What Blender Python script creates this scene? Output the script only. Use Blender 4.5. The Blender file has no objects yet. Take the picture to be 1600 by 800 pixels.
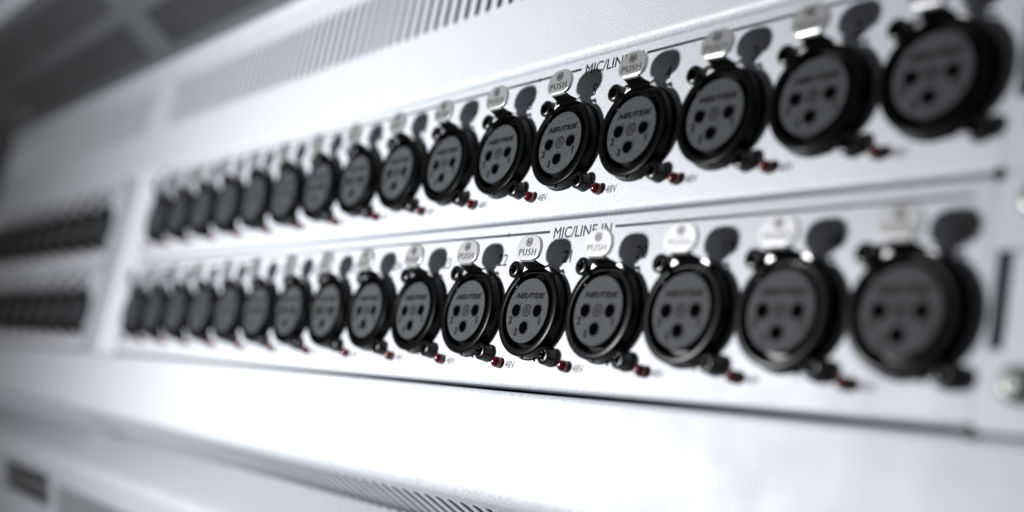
import bpy, bmesh, math, random
from mathutils import Matrix, Vector

random.seed(7)
S = 0.001                     # all sizes below are millimetres
scene = bpy.context.scene
col = scene.collection
PI = math.pi

# ------------------------------------------------------------------ camera
cd = bpy.data.cameras.new('camera')
cam = bpy.data.objects.new('camera', cd)
col.objects.link(cam)
cam.matrix_world = Matrix(((0.5928236, 0.0370024, 0.8044818, 0.1287849), (0.7820068, -0.2651297, -0.564067, -0.1762709), (0.1924202, 0.9635025, -0.1861113, -0.0432299), (0.0, 0.0, 0.0, 1.0)))
cd.sensor_fit = 'HORIZONTAL'; cd.sensor_width = 36.0; cd.lens = 41.196
cd.clip_start = 0.005; cd.clip_end = 20.0
cd.dof.use_dof = True
cd.dof.focus_distance = 0.305
cd.dof.aperture_fstop = 4.8
scene.camera = cam

# ------------------------------------------------------------------ world, lamps, exposure
w = bpy.data.worlds.new('World'); scene.world = w; w.use_nodes = True
bg = w.node_tree.nodes['Background']
bg.inputs['Color'].default_value = (0.90, 0.96, 0.97, 1); bg.inputs['Strength'].default_value = 0.028

def lamp(name, kind, loc, target, energy, color=(1, 1, 1)):
    l = bpy.data.lights.new(name, kind); l.energy = energy; l.color = color
    o = bpy.data.objects.new(name, l); col.objects.link(o)
    o.location = Vector(loc) * S
    d = (Vector(target) - Vector(loc)).normalized()
    o.rotation_euler = d.to_track_quat('-Z', 'Y').to_euler()
    return l, o
key, _ = lamp('key_lamp', 'POINT', (-264, -256, -12), (-260, 3, -30), 5.5, (0.965, 0.98, 1.0))
key.shadow_soft_size = 0.016

vs = scene.view_settings
vs.view_transform = 'Standard'; vs.look = 'None'; vs.exposure = 0.0; vs.gamma = 1.0
vs.use_curve_mapping = False

# ------------------------------------------------------------------ materials
def mat(name, base, rough=0.5, metal=0.0, grain=None, bump=None, spec=None, coat=0.0, trans=0.0, wear=None):
    m = bpy.data.materials.new(name); m.use_nodes = True
    nt = m.node_tree; p = nt.nodes['Principled BSDF']
    p.inputs['Base Color'].default_value = (*base, 1)
    p.inputs['Roughness'].default_value = rough; p.inputs['Metallic'].default_value = metal
    if spec is not None: p.inputs['Specular IOR Level'].default_value = spec
    p.inputs['Coat Weight'].default_value = coat
    p.inputs['Transmission Weight'].default_value = trans
    tc = nt.nodes.new('ShaderNodeTexCoord')
    if grain:
        scale, amt = grain
        n = nt.nodes.new('ShaderNodeTexNoise'); n.inputs['Scale'].default_value = scale; n.inputs['Detail'].default_value = 2
        nt.links.new(tc.outputs['Object'], n.inputs['Vector'])
        r = nt.nodes.new('ShaderNodeMapRange')
        r.inputs['From Min'].default_value = 0.3; r.inputs['From Max'].default_value = 0.7
        r.inputs['To Min'].default_value = 1 - amt; r.inputs['To Max'].default_value = 1 + amt
        nt.links.new(n.outputs['Fac'], r.inputs['Value'])
        last = r.outputs['Result']
        if wear:
            n2 = nt.nodes.new('ShaderNodeTexNoise'); n2.inputs['Scale'].default_value = wear[0]; n2.inputs['Detail'].default_value = 5
            nt.links.new(tc.outputs['Object'], n2.inputs['Vector'])
            r2 = nt.nodes.new('ShaderNodeMapRange')
            r2.inputs['From Min'].default_value = 0.3; r2.inputs['From Max'].default_value = 0.7
            r2.inputs['To Min'].default_value = rough - wear[1]; r2.inputs['To Max'].default_value = rough + wear[1]
            nt.links.new(n2.outputs['Fac'], r2.inputs['Value'])
            nt.links.new(r2.outputs['Result'], p.inputs['Roughness'])
        mx = nt.nodes.new('ShaderNodeVectorMath'); mx.operation = 'SCALE'
        mx.inputs[0].default_value = base
        nt.links.new(last, mx.inputs['Scale'])
        nt.links.new(mx.outputs['Vector'], p.inputs['Base Color'])
    if bump:
        scale, st, dist = bump
        n = nt.nodes.new('ShaderNodeTexNoise'); n.inputs['Scale'].default_value = scale; n.inputs['Detail'].default_value = 3
        nt.links.new(tc.outputs['Object'], n.inputs['Vector'])
        b = nt.nodes.new('ShaderNodeBump'); b.inputs['Strength'].default_value = st; b.inputs['Distance'].default_value = dist
        nt.links.new(n.outputs['Fac'], b.inputs['Height'])
        nt.links.new(b.outputs['Normal'], p.inputs['Normal'])
    return m

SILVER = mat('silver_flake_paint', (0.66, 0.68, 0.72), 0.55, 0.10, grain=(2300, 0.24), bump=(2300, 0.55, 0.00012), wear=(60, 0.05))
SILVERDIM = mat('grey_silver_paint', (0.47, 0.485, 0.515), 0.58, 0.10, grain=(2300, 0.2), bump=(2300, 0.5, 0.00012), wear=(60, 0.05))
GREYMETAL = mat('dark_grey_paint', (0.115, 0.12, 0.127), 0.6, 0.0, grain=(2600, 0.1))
BLACK = mat('black_gloss_plastic', (0.0035, 0.0036, 0.0036), 0.27, 0.0, grain=(900, 0.3), bump=(1500, 0.06, 0.00003), spec=0.10)
BLACKCAP = mat('black_oxide_metal', (0.005, 0.005, 0.005), 0.25, 0.0, grain=(900, 0.3), spec=0.4, bump=(2000, 0.15, 0.00003))
INSERT = mat('grey_matte_plastic', (0.066, 0.070, 0.075), 0.6, 0.0, grain=(1900, 0.42), bump=(1900, 0.5, 0.00010), spec=0.15)
ENGRAVE = mat('engraved_black', (0.006, 0.006, 0.006), 0.6, grain=(1200, 0.2), spec=0.1)
PORTGREY = mat('port_grey', (0.14, 0.143, 0.147), 0.6, grain=(800, 0.1))
NICKEL = mat('nickel_plate', (0.58, 0.575, 0.58), 0.36, 0.68, grain=(1500, 0.05), bump=(700, 0.12, 0.00004))
NICKELDARK = mat('nickel_letter', (0.30, 0.30, 0.305), 0.28, 0.9, grain=(1500, 0.1))  # relief shading of the embossed letters put into a darker nickel
LATCH = mat('nickel_dark_reflection', (0.03, 0.03, 0.031), 0.35, 1.0, grain=(900, 0.2))  # dark reflection on the nickel neck put into the base colour
RED = mat('dark_red_lens', (0.11, 0.007, 0.010), 0.14, 0.0, grain=(700, 0.1), coat=0.6)
PRINT = mat('black_print', (0.016, 0.017, 0.019), 0.55, grain=(2500, 0.3))
INSIDE = mat('dark_interior', (0.012, 0.013, 0.014), 0.8, grain=(300, 0.2))
STEEL = mat('steel_screw', (0.36, 0.37, 0.35), 0.42, 1.0, grain=(900, 0.1))

# ------------------------------------------------------------------ helpers
def link(o, parent=None, loc=None):
    col.objects.link(o)
    if parent: o.parent = parent
    if loc is not None: o.location = Vector(loc) * S
    return o

def finish(name, bm, mats, parent=None, smooth=30, loc=None):
    me = bpy.data.meshes.new(name)
    bmesh.ops.recalc_face_normals(bm, faces=bm.faces)
    bm.to_mesh(me); bm.free()
    for v in me.vertices: v.co *= S
    if not isinstance(mats, (list, tuple)): mats = [mats]
    for m in mats: me.materials.append(m)
    if smooth:
        me.shade_smooth()
        me.set_sharp_from_angle(angle=math.radians(smooth))
    o = bpy.data.objects.new(name, me)
    return link(o, parent, loc)

def thing(name, label, cat, loc=(0, 0, 0), group=None):
    o = bpy.data.objects.new(name, None); link(o, None, loc)
    o.empty_display_size = 0.01
    o['label'] = label; o['category'] = cat
    if group: o['group'] = group
    return o

def lathe(bm, prof, n=48, cx=0, cz=0, mi=0, dy=None):
    """profile of (radius, y) turned about the y axis through (cx, cz); dy(angle, radius, y) shifts y"""
    rings = []
    for r, y in prof:
        if r <= 1e-6:
            rings.append([bm.verts.new((cx, y, cz))])
        else:
            ring = []
            for k in range(n):
                a = 2 * PI * k / n
                yy = y + (dy(a, r, y) if dy else 0)
                ring.append(bm.verts.new((cx + r * math.cos(a), yy, cz + r * math.sin(a))))
            rings.append(ring)
    for A, B in zip(rings, rings[1:]):
        for k in range(n):
            a0, a1 = A[k % len(A)], A[(k + 1) % len(A)]
            b0, b1 = B[k % len(B)], B[(k + 1) % len(B)]
            vs_ = []
            for v in (a0, a1, b1, b0):
                if v not in vs_: vs_.append(v)
            if len(vs_) >= 3:
                f = bm.faces.new(vs_); f.material_index = mi

def prism_x(bm, poly, x0, x1, mi=0):
    """closed polygon of (y, z) extruded along x"""
    A = [bm.verts.new((x0, y, z)) for y, z in poly]
    B = [bm.verts.new((x1, y, z)) for y, z in poly]
    n = len(poly)
    for k in range(n):
        bm.faces.new((A[k], A[(k + 1) % n], B[(k + 1) % n], B[k])).material_index = mi
    bm.faces.new(A).material_index = mi; bm.faces.new(B[::-1]).material_index = mi

def offset_sheet(path, t):
    """open path of (y, z) -> closed polygon of thickness t on its left side"""
    out = []
    n = len(path)
    for i, (y, z) in enumerate(path):
        y0, z0 = path[max(0, i - 1)]; y1, z1 = path[min(n - 1, i + 1)]
        d = math.hypot(y1 - y0, z1 - z0)
        ny, nz = (z1 - z0) / d, -(y1 - y0) / d
        out.append((y + ny * t, z + nz * t))
    return path + out[::-1]

def arc(cy, cz, r, a0, a1, n=8):
    return [(cy + r * math.cos(math.radians(a0 + (a1 - a0) * k / n)), cz + r * math.sin(math.radians(a0 + (a1 - a0) * k / n))) for k in range(n + 1)]

def curve_bm(splines, extrude=0.0, bevel=0.0, text=None, **kw):
    """flat filled outlines (holes included) or text -> bmesh lying in the xz plane, front towards -y (mm)"""
    if text is None:
        cu = bpy.data.curves.new('outline', 'CURVE'); cu.dimensions = '2D'; cu.fill_mode = 'BOTH'
        for pts in splines:
            sp = cu.splines.new('POLY'); sp.points.add(len(pts) - 1)
            for p, (x, z) in zip(sp.points, pts): p.co = (x, z, 0, 1)
            sp.use_cyclic_u = True
    else:
        cu = bpy.data.curves.new('lettering', 'FONT'); cu.body = text
        cu.align_x = kw.get('align', 'CENTER'); cu.align_y = 'CENTER'
        cu.size = 1.0; cu.shear = kw.get('shear', 0.0); cu.offset = kw.get('offset', 0.0)
        cu.space_character = kw.get('space', 1.0); cu.resolution_u = 4
    k = 1.0
    cu.extrude = extrude / 2; cu.bevel_depth = bevel
    if bevel: cu.bevel_resolution = 1
    o = bpy.data.objects.new('temporary_outline', cu); col.objects.link(o)
    dg = bpy.context.evaluated_depsgraph_get()
    me = bpy.data.meshes.new_from_object(o.evaluated_get(dg))
    bpy.data.objects.remove(o); bpy.data.curves.remove(cu)
    bm = bmesh.new(); bm.from_mesh(me); bpy.data.meshes.remove(me)
    if text is not None:
        xs = [v.co.x for v in bm.verts]; ys = [v.co.y for v in bm.verts]
        w0, h0 = max(xs) - min(xs), max(ys) - min(ys)
        cx, cy = (max(xs) + min(xs)) / 2, (max(ys) + min(ys)) / 2
        h = kw['height']; sx = kw['width'] / w0 if kw.get('width') else h / h0 * kw.get('squeeze', 1.0)
        for v in bm.verts: v.co = Vector(((v.co.x - cx) * sx, (v.co.y - cy) * h / h0, v.co.z))
    for v in bm.verts: v.co = Vector((v.co.x, -v.co.z, v.co.y))
    bold = kw.get('bold', 0)
    if bold:                                   # heavier strokes: the same outline again, a touch to each side
        b0 = bm.copy()
        for i, (dx, dz) in enumerate(((-bold, 0), (bold, 0), (0, bold), (0, -bold))):
            add_bm(bm, b0.copy(), (dx, 0.003 * (i + 1), dz))
        b0.free()
    return bm

def add_bm(dst, src, off=(0, 0, 0), mi=0):
    mp = {}
    for v in src.verts: mp[v] = dst.verts.new(v.co + Vector(off))
    for f in src.faces:
        try: nf = dst.faces.new([mp[v] for v in f.verts]); nf.material_index = mi
        except ValueError: pass
    src.free()

def circle(r, cx=0, cz=0, n=32):
    return [(cx + r * math.cos(2 * PI * k / n), cz + r * math.sin(2 * PI * k / n)) for k in range(n)]
def rect(x0, x1, z0, z1):
    return [(x0, z0), (x1, z0), (x1, z1), (x0, z1)]
def slot(x, z0, z1, w_, n=6):
    r = w_ / 2
    return ([(x + r * math.cos(PI * k / n), z1 - r + r * math.sin(PI * k / n)) for k in range(n + 1)] +
            [(x - r * math.cos(PI * k / n), z0 + r - r * math.sin(PI * k / n)) for k in range(n + 1)])
def stroke(x0, z0, x1, z1, t):
    d = math.hypot(x1 - x0, z1 - z0); nx, nz = -(z1 - z0) / d * t / 2, (x1 - x0) / d * t / 2
    return [(x0 + nx, z0 + nz), (x1 + nx, z1 + nz), (x1 - nx, z1 - nz), (x0 - nx, z0 - nz)]
def box(bm, x0, x1, y0, y1, z0, z1, mi=0):
    v = [bm.verts.new(c) for c in ((x0, y0, z0), (x1, y0, z0), (x1, y1, z0), (x0, y1, z0), (x0, y0, z1), (x1, y0, z1), (x1, y1, z1), (x0, y1, z1))]
    for q in ((0, 1, 2, 3), (7, 6, 5, 4), (0, 4, 5, 1), (1, 5, 6, 2), (2, 6, 7, 3), (3, 7, 4, 0)):
        bm.faces.new([v[i] for i in q]).material_index = mi
def bevelled_box(bm, x0, x1, y0, y1, z0, z1, w_, seg=3):
    b = bmesh.new(); box(b, x0, x1, y0, y1, z0, z1)
    bmesh.ops.bevel(b, geom=list(b.edges), offset=w_, segments=seg, profile=0.5, affect='EDGES')
    add_bm(bm, b)

def emblem(r, t):
    """round maker's emblem: a ring with three strokes"""
    ring = [circle(r, n=28), circle(r - t, n=28)]
    parts = [stroke(-r * .42, -r * .45, -r * .42, r * .38, t), stroke(0, -r * .80, 0, r * .45, t), stroke(r * .42, -r * .45, r * .42, r * .38, t),
             stroke(-r * .42, r * .50, r * .48, r * .66, t), stroke(r * .06, r * .02, r * .36, r * .02, t)]
    return ring, parts

def emblem_bm(r, t, ex):
    ring, parts = emblem(r, t)
    bm = curve_bm(ring, ex)
    for p in parts: add_bm(bm, curve_bm([p], ex * 0.96))
    return bm

# ------------------------------------------------------------------ layout constants (measured from the photograph)
P = 27.875        # pitch of the sockets
H = 45.64         # distance between the two rows
YP = 3.3          # front face of the panels
DOWN = 180

# ------------------------------------------------------------------ chassis of the console
X_R, X_L = 95.0, -787.0
frame = thing('console_chassis', 'silver back frame of an audio console with slotted grilles above and below the socket modules', 'audio console', (-200, YP, 25))
FX, FY, FZ = -200, YP, 25
def fpart(name, bm, m, smooth=30):
    for v in bm.verts: v.co -= Vector((FX, FY, FZ))
    return finish(name, bm, m, frame, smooth)

# dark backdrop added far behind so the space beyond goes black
bm = bmesh.new(); box(bm, -6000, 3000, 1500, 1520, -2500, 3500)
wall = finish('dark_backdrop', bm, mat('backdrop_black', (0.02, 0.021, 0.022), 0.9, grain=(3, 0.2)), None, 0)
wall['kind'] = 'structure'; wall['label'] = 'dark backdrop added far behind the console'

# added dark sheet that blocks light behind grilles and seams
bm = bmesh.new(); box(bm, X_L, X_R, 22, 24, -19, 131); fpart('dark_backing', bm, INSIDE)

# rolled lip over the modules
bm = bmesh.new()
path = [(9.0, 71.7)] + arc(YP + 2.2, 71.7 + 2.2, 2.2, 270, 180, 10) + [(YP, 75.0)]
prism_x(bm, offset_sheet(path, 1.2)[::-1], X_L, X_R); fpart('rolled_lip', bm, SILVER, 40)

# left end wall
bm = bmesh.new(); box(bm, X_L - 2.2, X_L - 0.1, YP + 0.8, 60, -60, 190); fpart('end_wall', bm, SILVER)

# upright grille plates
PITCH = 6.05
def slots_between(x0, x1, z0, z1, phase=-202.7, width=2.8):
    out = []
    k0 = math.ceil((x0 + 2 - phase) / PITCH)
    x = phase + k0 * PITCH
    while x <= x1 - 2:
        out.append(slot(x, z0, z1, width)); x += PITCH
    return out
BAYS = ((-461.0, X_R, -447.0, X_R - 4), (X_L, -461.0, X_L + 6, -473.5))
for x0, x1, s0, s1 in BAYS:
    bm = curve_bm([rect(x0, x1, 75.0, 128.5)] + slots_between(s0, s1, 96.2, 120.8), 0.45)
    for v in bm.verts: v.co.y += YP + 0.225
    fpart('front_grille', bm, SILVER)
# rounded corner from the upright face to the overhang
ov = Vector((0, -0.843, 0.538))
bm = bmesh.new()
c0 = (YP, 128.5)
path = [c0, (YP, 130.6), (YP - 0.25, 131.7), (YP - 1.0, 132.6), (YP - 1.9, 133.3)]
prism_x(bm, offset_sheet(path, 1.3), X_L, X_R); fpart('top_edge', bm, SILVER, 50)

# overhang with two rows of slots
OV0 = (YP - 1.9, 133.3)
def tilt(bm, origin, ang, thick=0.0):
    """local z of the plate runs along direction ang (deg, from +y towards +z) in the yz plane; the front stays on the outside"""
    a = math.radians(ang); d = (math.cos(a), math.sin(a)); n = (-math.sin(a), math.cos(a))
    for v in bm.verts:
        s, y = v.co.z, v.co.y
        v.co = Vector((v.co.x, origin[0] + d[0] * s + n[0] * y, origin[1] + d[1] * s + n[1] * y))
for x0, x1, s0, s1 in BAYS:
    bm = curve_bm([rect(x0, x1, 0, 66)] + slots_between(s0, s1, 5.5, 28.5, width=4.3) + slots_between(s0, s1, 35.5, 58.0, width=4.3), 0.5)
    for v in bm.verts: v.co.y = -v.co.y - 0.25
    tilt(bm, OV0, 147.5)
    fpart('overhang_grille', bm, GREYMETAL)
oe = (OV0[0] + 66 * math.cos(math.radians(147.5)), OV0[1] + 66 * math.sin(math.radians(147.5)))
bm = bmesh.new()
prism_x(bm, [(oe[0], oe[1]), (oe[0] - 3, oe[1] + 0.6), (oe[0] - 5, oe[1] + 3), (oe[0] - 5, oe[1] + 26), (oe[0] - 3, oe[1] + 26), (oe[0], oe[1] + 2)], X_L, X_R)
fpart('overhang_edge', bm, SILVER, 50)
bm = bmesh.new()
prism_x(bm, [(24, 131), (24, 190), (-60, 190), (-60, 186), (14, 150), (14, 136), (22, 131)], X_L, X_R); fpart('hood_interior', bm, INSIDE)

# bottom rail: seam bevel, flat face, rounded lower edge
bm = bmesh.new()
path = [(9.0, -20.6)] + arc(YP + 1.7, -20.6 - 1.7, 1.7, 90, 180, 6) + [(YP, -46.3)] + arc(YP + 4.0, -46.3, 4.0, 180, 245, 12)
und = path[-1]
prism_x(bm, offset_sheet(path, -1.2), X_L, X_R); fpart('bottom_rail', bm, SILVER, 45)
for x0, x1, s0, s1 in BAYS:
    bm = curve_bm([rect(x0, x1, 0, 30)] + slots_between(s0, s1, 2.5, 22.5, phase=-195.3, width=3.0), 0.5)
    for v in bm.verts: v.co.y = v.co.y
    tilt(bm, und, -25)
    # outside of this plate looks down: shift it inwards by half its thickness
    for v in bm.verts: v.co += Vector((0, math.sin(math.radians(25)) * 0.25, math.cos(math.radians(25)) * 0.25))
    fpart('underside_grille', bm, SILVER)

# mullion between the two bays and side plate at the right
def prism_z(bm, poly, z0, z1):
    A = [bm.verts.new((x, y, z0)) for x, y in poly]; B = [bm.verts.new((x, y, z1)) for x, y in poly]
    n = len(poly)
    for k in range(n): bm.faces.new((A[k], A[(k + 1) % n], B[(k + 1) % n], B[k]))
    bm.faces.new(A); bm.faces.new(B[::-1])
bm = bmesh.new()
prism_z(bm, [(-434.2, 8), (-434.2, YP + 1), (-435.2, YP), (-455.5, YP), (-457.5, YP - 0.9), (-459.5, YP - 1.6), (-461.5, YP - 1.6), (-463.5, YP - 0.9), (-465.5, YP),
             (-489.0, YP), (-490.0, YP + 1), (-490.0, 8)], -20.2, 71.3)
fpart('mullion', bm, SILVER, 50)
for zb in (0, H):
    bm = curve_bm([rect(14.3, X_R, zb - 20.05, zb + 25.4), rect(15.7, 36.0, zb - 6.0, zb + 11.6)], 2.6)
    for v in bm.verts: v.co.y += YP + 1.3
    box(bm, 15.2, 38, YP + 1.9, YP + 4, zb - 8, zb + 13.5)
    fpart('side_plate', bm, SILVER)
    for zs in (-12.0, 20.0):
        bm = bmesh.new()
        lathe(bm, [(0, -2.6), (0.9, -2.6), (1.2, -2.0), (1.6, -2.6), (2.6, -2.4), (3.2, -1.7), (3.3, 0.0)], 28)
        for v in bm.verts: v.co += Vector((22.6, YP, zb + zs))
        fpart('screw', bm, STEEL, 40)
for x, z in ((14.35, 25.55), (14.35, -20.2), (14.35, 71.3), (-434.0, 25.55), (-434.0, -20.2), (-434.0, 71.3), (-490.3, 25.55), (-490.3, -20.2), (-490.3, 71.3)):
    bm = bmesh.new()  # raised black disc stands in for the dark hole at a seam end
    lathe(bm, [(0, -0.2), (1.2, -0.2), (1.4, 0.0), (1.4, 2)], 16)
    for v in bm.verts: v.co += Vector((x, YP, z))
    fpart('corner_hole_disc', bm, BLACKCAP)

# ------------------------------------------------------------------ lower cabinet with its sloping top and grille
base = thing('lower_cabinet', 'silver lower cabinet with sloping top, rounded edge and black double port in its grille', 'audio cabinet', (-200, 0, -90))
def bpart(name, bm, m, smooth=30):
    for v in bm.verts: v.co -= Vector((-200, 0, -90))
    return finish(name, bm, m, base, smooth)
E3 = (-2.0, -73.5)
dslope = Vector((21.0 - E3[0], -58.5 - E3[1])).normalized()
bm = bmesh.new()
a_s = math.degrees(math.atan2(dslope[1], dslope[0]))                      # direction of the slope, inward and up
r3 = 4.5
# tangent arc between slope (from the back, outward) and the leaning front
nsl = (-dslope[1], dslope[0])                                              # outward normal of the slope
ff = math.radians(-75); dfr = (math.cos(ff), math.sin(ff)); nfr = (dfr[1], -dfr[0])   # front runs down and inward
a0 = math.degrees(math.atan2(nsl[1], nsl[0])); a1 = math.degrees(math.atan2(nfr[1], nfr[0])) % 360
cy, cz = E3[0] + 3.9, E3[1] - 2.6
path = [(20.1, None)] + arc(cy, cz, r3, a0, a1, 10)
t0 = path[1]
path[0] = (20.1, t0[1] + (20.1 - t0[0]) * dslope[1] / dslope[0])
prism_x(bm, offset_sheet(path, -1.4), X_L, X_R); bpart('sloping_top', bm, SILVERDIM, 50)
fr0 = path[-1]
port = (-563.0, -471.0, 6.5, 22.5)
bm = curve_bm([rect(X_L, X_R, 0, 60), rect(*port)] + slots_between(-462, X_R - 4, 8.5, 40, phase=-197.0, width=4.2), 0.45)
for v in bm.verts: v.co = Vector((v.co.x, v.co.y, v.co.z))
tilt(bm, fr0, -75)
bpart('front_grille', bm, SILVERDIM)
bm = bmesh.new(); prism_x(bm, [(30, -64), (32, -64), (40, -140), (38, -140)], X_L, X_R); bpart('dark_backing', bm, INSIDE)
# double port: black frame with a grey bar between two openings
bm = curve_bm([rect(port[0] + .2, port[1] - .2, port[2] + .2, port[3] - .2), rect(port[0] + 6, port[1] - 6, port[2] + 0.8, port[2] + 6.2), rect(port[0] + 6, port[1] - 6, port[3] - 6.2, port[3] - 0.8)], 1.2)
for v in bm.verts: v.co.y += 0.5
tilt(bm, fr0, -75); po = bpart('double_port', bm, PORTGREY)
bm = curve_bm([rect(port[0] + .2, port[1] - .2, port[2] + .2, port[3] - .2)], 0.8)
for v in bm.verts: v.co.y += 4
tilt(bm, fr0, -75); q = bpart('port_floor', bm, INSIDE); q.parent = po

# ------------------------------------------------------------------ master meshes of one socket
def build_shell():
    bm = bmesh.new()
    half = math.radians(31)
    def dy(a, r, y):
        d = abs(a - PI / 2)
        if y < -2.0 and r > 10.0 and d < half: return 0.9
        return 0
    lathe(bm, [(0, -1.0), (8.3, -1.0), (8.75, -0.9), (10.0, -0.9), (10.0, -3.1), (10.15, -3.25), (10.3, -3.3), (11.7, -3.3), (11.85, -3.22), (11.98, -3.05), (12.02, -2.8), (12.2, -0.05), (12.45, 0.0)], 96, dy=dy)
    # key lug in the ring at the upper left and a small rivet on the lower wall
    bevelled_box(bm, -7.4, -6.2, -3.15, -1.0, 6.0, 7.2, 0.2, 2)
    lathe(bm, [(0, -3.05), (0.35, -3.05), (0.5, -2.8)], 10, 1.4, -12.2)
    return bm

def build_insert():
    R = 8.45
    bm = curve_bm([circle(R, n=64), circle(1.75, -4.5, 0, 24), circle(1.75, 4.5, 0, 24), circle(1.75, 0, -4.5, 24)], 2.0, 0.12)
    for v in bm.verts: v.co.y += -2.1
    yf = -3.1 - 0.12
    # raised lips round the contact openings
    for x, z in ((-4.5, 0), (4.5, 0), (0, -4.5)):
        lathe(bm, [(1.72, yf + .02), (1.76, yf - 0.12), (1.95, yf - 0.12), (2.05, yf + .02)], 28, x, z)
    for f in bm.faces: f.material_index = 0
    add_bm(bm, curve_bm(None, 0.10, text='NEUTRIK', width=12.0, height=1.35, shear=0.35, bold=0.16, space=1.12), (0.4, yf - 0.02, 3.9), 1)
    for ch, x, z in (('2', -6.1, -2.6), ('1', 6.1, -2.7), ('3', -3.0, -5.7)):
        add_bm(bm, curve_bm(None, 0.10, text=ch, height=1.8, bold=0.16), (x, yf - 0.02, z), 1)
    add_bm(bm, emblem_bm(1.72, 0.26, 0.10), (0, yf - 0.02, 0), 1)
    return bm

def build_screw():
    bm = bmesh.new()
    R = 2.35
    lathe(bm, [(0, -1.6), (0.55, -1.6), (1.25, -1.75), (1.35, -2.95), (1.5, -3.05), (1.95, -3.0), (2.25, -2.75), (R, -2.35), (R, -0.8), (2.5, -0.5), (2.5, 0.0)], 36)
    # six-lobed drive: lobes stand in the recess
    for k in range(6):
        a = k * PI / 3 + 0.3
        lathe(bm, [(0, -2.85), (0.22, -2.8), (0.3, -1.6)], 8, 1.22 * math.cos(a), 1.22 * math.sin(a))
    return bm

def build_tab():
    bm = bmesh.new()
    yf = -7.1; th = 0.95
    right = [(2.6, 12.75), (3.5, 12.95), (4.3, 13.6), (4.75, 14.7), (4.75, 16.0), (4.3, 17.3), (3.4, 18.25), (2.0, 18.85), (0.0, 19.0)]
    out = [(-x, z) for x, z in right[:-1]] + right[::-1]
    b = curve_bm([[(x, z) for x, z in out]], th - 0.3, 0.15)
    for v in b.verts: v.co.y += yf + th / 2
    add_bm(bm, b)
    # neck: bends back from the foot of the tab, widens and dives to the rim
    sec = [(-7.08, 13.0, 2.6), (-7.08, 12.75, 2.6), (-7.0, 12.45, 2.6), (-6.8, 12.2, 2.6), (-6.5, 12.0, 2.6), (-5.6, 11.75, 2.65), (-4.8, 11.5, 2.8), (-4.1, 11.3, 3.3), (-3.6, 11.0, 4.1), (-3.2, 10.6, 4.8), (-2.4, 10.3, 5.0)]
    t = 0.8
    lo = []
    for i, (y, z, hw) in enumerate(sec):
        a, c = sec[max(0, i - 1)], sec[min(len(sec) - 1, i + 1)]
        d = math.hypot(c[0] - a[0], c[1] - a[1]); ny, nz = -(c[1] - a[1]) / d, (c[0] - a[0]) / d
        y2, z2 = y + ny * t, z + nz * t
        lo.append([bm.verts.new((sx * hw, yy, zz)) for yy, zz in ((y, z), (y2, z2)) for sx in (-1, 1)])
    dark = []
    for i, (A, B) in enumerate(zip(lo, lo[1:])):
        q = [bm.faces.new((A[0], A[1], B[1], B[0])), bm.faces.new((A[2], B[2], B[3], A[3])),
             bm.faces.new((A[0], B[0], B[2], A[2])), bm.faces.new((A[1], A[3], B[3], B[1]))]
        if i >= 4: dark += q
    dark.append(bm.faces.new((lo[-1][0], lo[-1][1], lo[-1][3], lo[-1][2])))
    # two bent lugs where the plate rests on the rim
    for tri in (((-4.9, 10.2), (-4.5, 11.5), (-3.0, 11.0)), ((4.1, 11.1), (5.5, 11.4), (6.3, 10.3))):
        b = curve_bm([list(tri)], 0.5, 0.08)
        for v in b.verts: v.co.y += -3.25 - (0.12 * (v.co.z - 11))
        add_bm(bm, b)
    for f in dark: f.material_index = 2
    add_bm(bm, curve_bm(None, 0.12, bevel=0.0, text='PUSH', width=6.8, height=1.8, bold=0.02, space=1.25), (0, yf - 0.05, 14.45), 1)
    add_bm(bm, emblem_bm(1.25, 0.2, 0.14), (0, yf - 0.05, 17.1), 1)
    return bm

def build_lamp():
    bm = bmesh.new()
    R = 1.5
    lathe(bm, [(0, -2.5)] + [(R * math.sin(a), -1.0 - R * math.cos(a)) for a in [math.radians(d) for d in (15, 30, 45, 60, 75, 90)]] + [(R, 0.0)], 28)
    return bm

socket0 = finish('xlr_socket', build_shell(), BLACK, None, 40)
sub = [finish('insert', build_insert(), [INSERT, ENGRAVE], socket0, 35),
       finish('push_tab', build_tab(), [NICKEL, NICKELDARK, LATCH], socket0, 35),
       finish('cap_screw', build_screw(), BLACKCAP, socket0, 35, (-9.9, 0, 11.3))]
sc2 = sub[2].copy(); col.objects.link(sc2); sc2.location = Vector((9.75, 0, -11.2)) * S; sub.append(sc2)
lamp0 = finish('indicator_lamp', build_lamp(), RED, None, 40)
volt0 = finish('voltage_print', curve_bm(None, 0.02, text='48V', height=1.95, width=4.1, bold=0.015), PRINT, None, 0)
line_bm = lambda x0, x1: curve_bm([rect(x0, x1, -0.37, 0.37)], 0.02)

used = {'s': False, 'l': False, 'v': False}
def place_socket(parent, loc, rnd):
    if not used['s']:
        used['s'] = True; r = socket0; r.parent = parent; r.location = Vector(loc) * S
        kids = sub
    else:
        r = socket0.copy(); col.objects.link(r); r.parent = parent; r.location = Vector(loc) * S
        kids = []
        for c in sub:
            d = c.copy(); col.objects.link(d); d.parent = r; kids.append(d)
    # each screw stops at its own angle, each tab sits a hair differently
    for k in kids[2:]: k.rotation_euler = (0, rnd.uniform(0, 1.0), 0)
    kids[1].rotation_euler = (rnd.uniform(-0.03, 0.03), rnd.uniform(-0.02, 0.02), rnd.uniform(-0.02, 0.02))
    r.rotation_euler = (0, rnd.uniform(-0.02, 0.02), 0)
    return r
def place(o, key_, parent, loc):
    if not used[key_]: used[key_] = True; c = o
    else: c = o.copy(); col.objects.link(c)
    c.parent = parent; c.location = Vector(loc) * S
    return c

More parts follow.
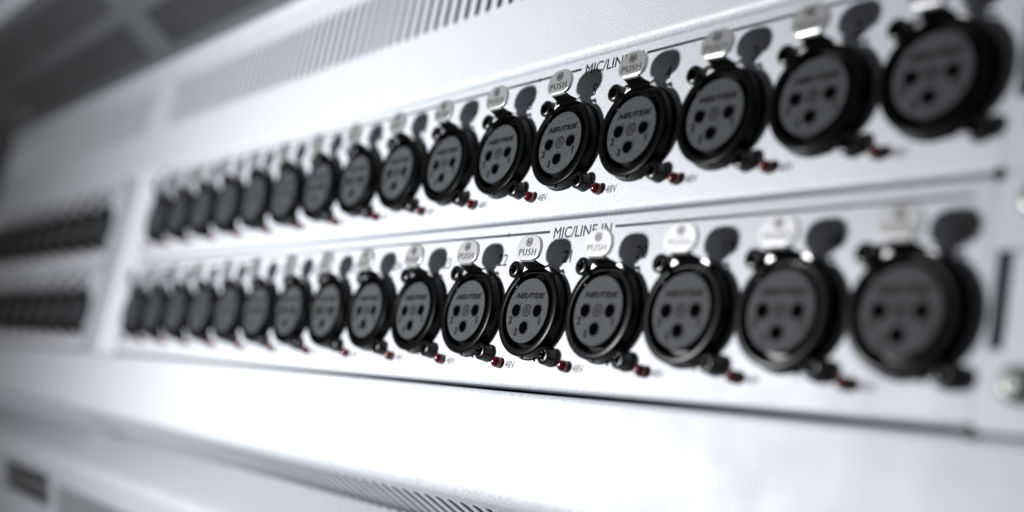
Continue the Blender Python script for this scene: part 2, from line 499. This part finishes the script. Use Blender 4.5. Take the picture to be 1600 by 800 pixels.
def module(label, x_ch1, zc, first_number, prints, count=16):
    """a row of sockets; x_ch1, zc = axis of the right-hand socket"""
    rnd = random.Random(int(x_ch1 * 7 + zc * 3 + 5000))
    t = thing('input_module', label, 'socket panel', (x_ch1, YP, zc), 'socket modules in the console back')
    bm = bmesh.new()
    xl = -P * (count - 1) - 15.6
    box(bm, xl, 14.15, 0.0, 5.0, -19.55, 25.1)
    for low, off in ((True, 1.1), (False, 0.5)):
        ed = [e for e in bm.edges if e.is_valid and abs(e.verts[0].co.x - e.verts[1].co.x) > 1 and max(v.co.y for v in e.verts) < 0.01
              and (max(v.co.z for v in e.verts) < -19 if low else min(v.co.z for v in e.verts) > 25)]
        bmesh.ops.bevel(bm, geom=ed, offset=off, segments=5, profile=0.5, affect='EDGES')
    finish('faceplate', bm, SILVER, t, 50)
    for k in range(count):
        place_socket(t, (-P * k, 0, 0), rnd)
        place(lamp0, 'l', t, (-P * k - 11.9, 0, -13.4))
        if prints:
            place(volt0, 'v', t, (-P * k - 7.2, -0.02, -13.65))
            s = str(first_number + k)
            finish('channel_number', curve_bm(None, 0.02, text=s, height=3.3, squeeze=0.92, bold=0.07), PRINT, t, 0, (-P * k + (6.4 if len(s) == 1 else 8.3), -0.02, 15.0))
    if prints:
        finish('heading', curve_bm(None, 0.02, text='MIC/LINE IN', height=2.95, width=22.6, bold=0.07), PRINT, t, 0, (-99.2, -0.02, 21.55))
    for x0, x1 in ((xl + 9.7, -112.4), (-86.6, 10.0)):
        finish('heading_line', line_bm(x0, x1), PRINT, t, 0, (0, -0.02, 22.0))
    bm = curve_bm([circle(0.62, n=16)], 0.03)
    finish('line_dot', bm, PRINT, t, 0, (-130.7, -0.03, 22.0))
    return t

module('silver panel of sixteen black round sockets numbered from 1, right above its twin panel', 0.0, H, 1, True)
module('silver panel of sixteen black round sockets numbered from 17, below the panel numbered from 1', 0.0, 0.0, 17, True)
XL = -505.0
module('blurred socket panel left of the mullion, upper of the far pair', XL, H, 33, False, 10)
module('blurred socket panel left of the mullion, lower of the far pair', XL, 0.0, 43, False, 10)
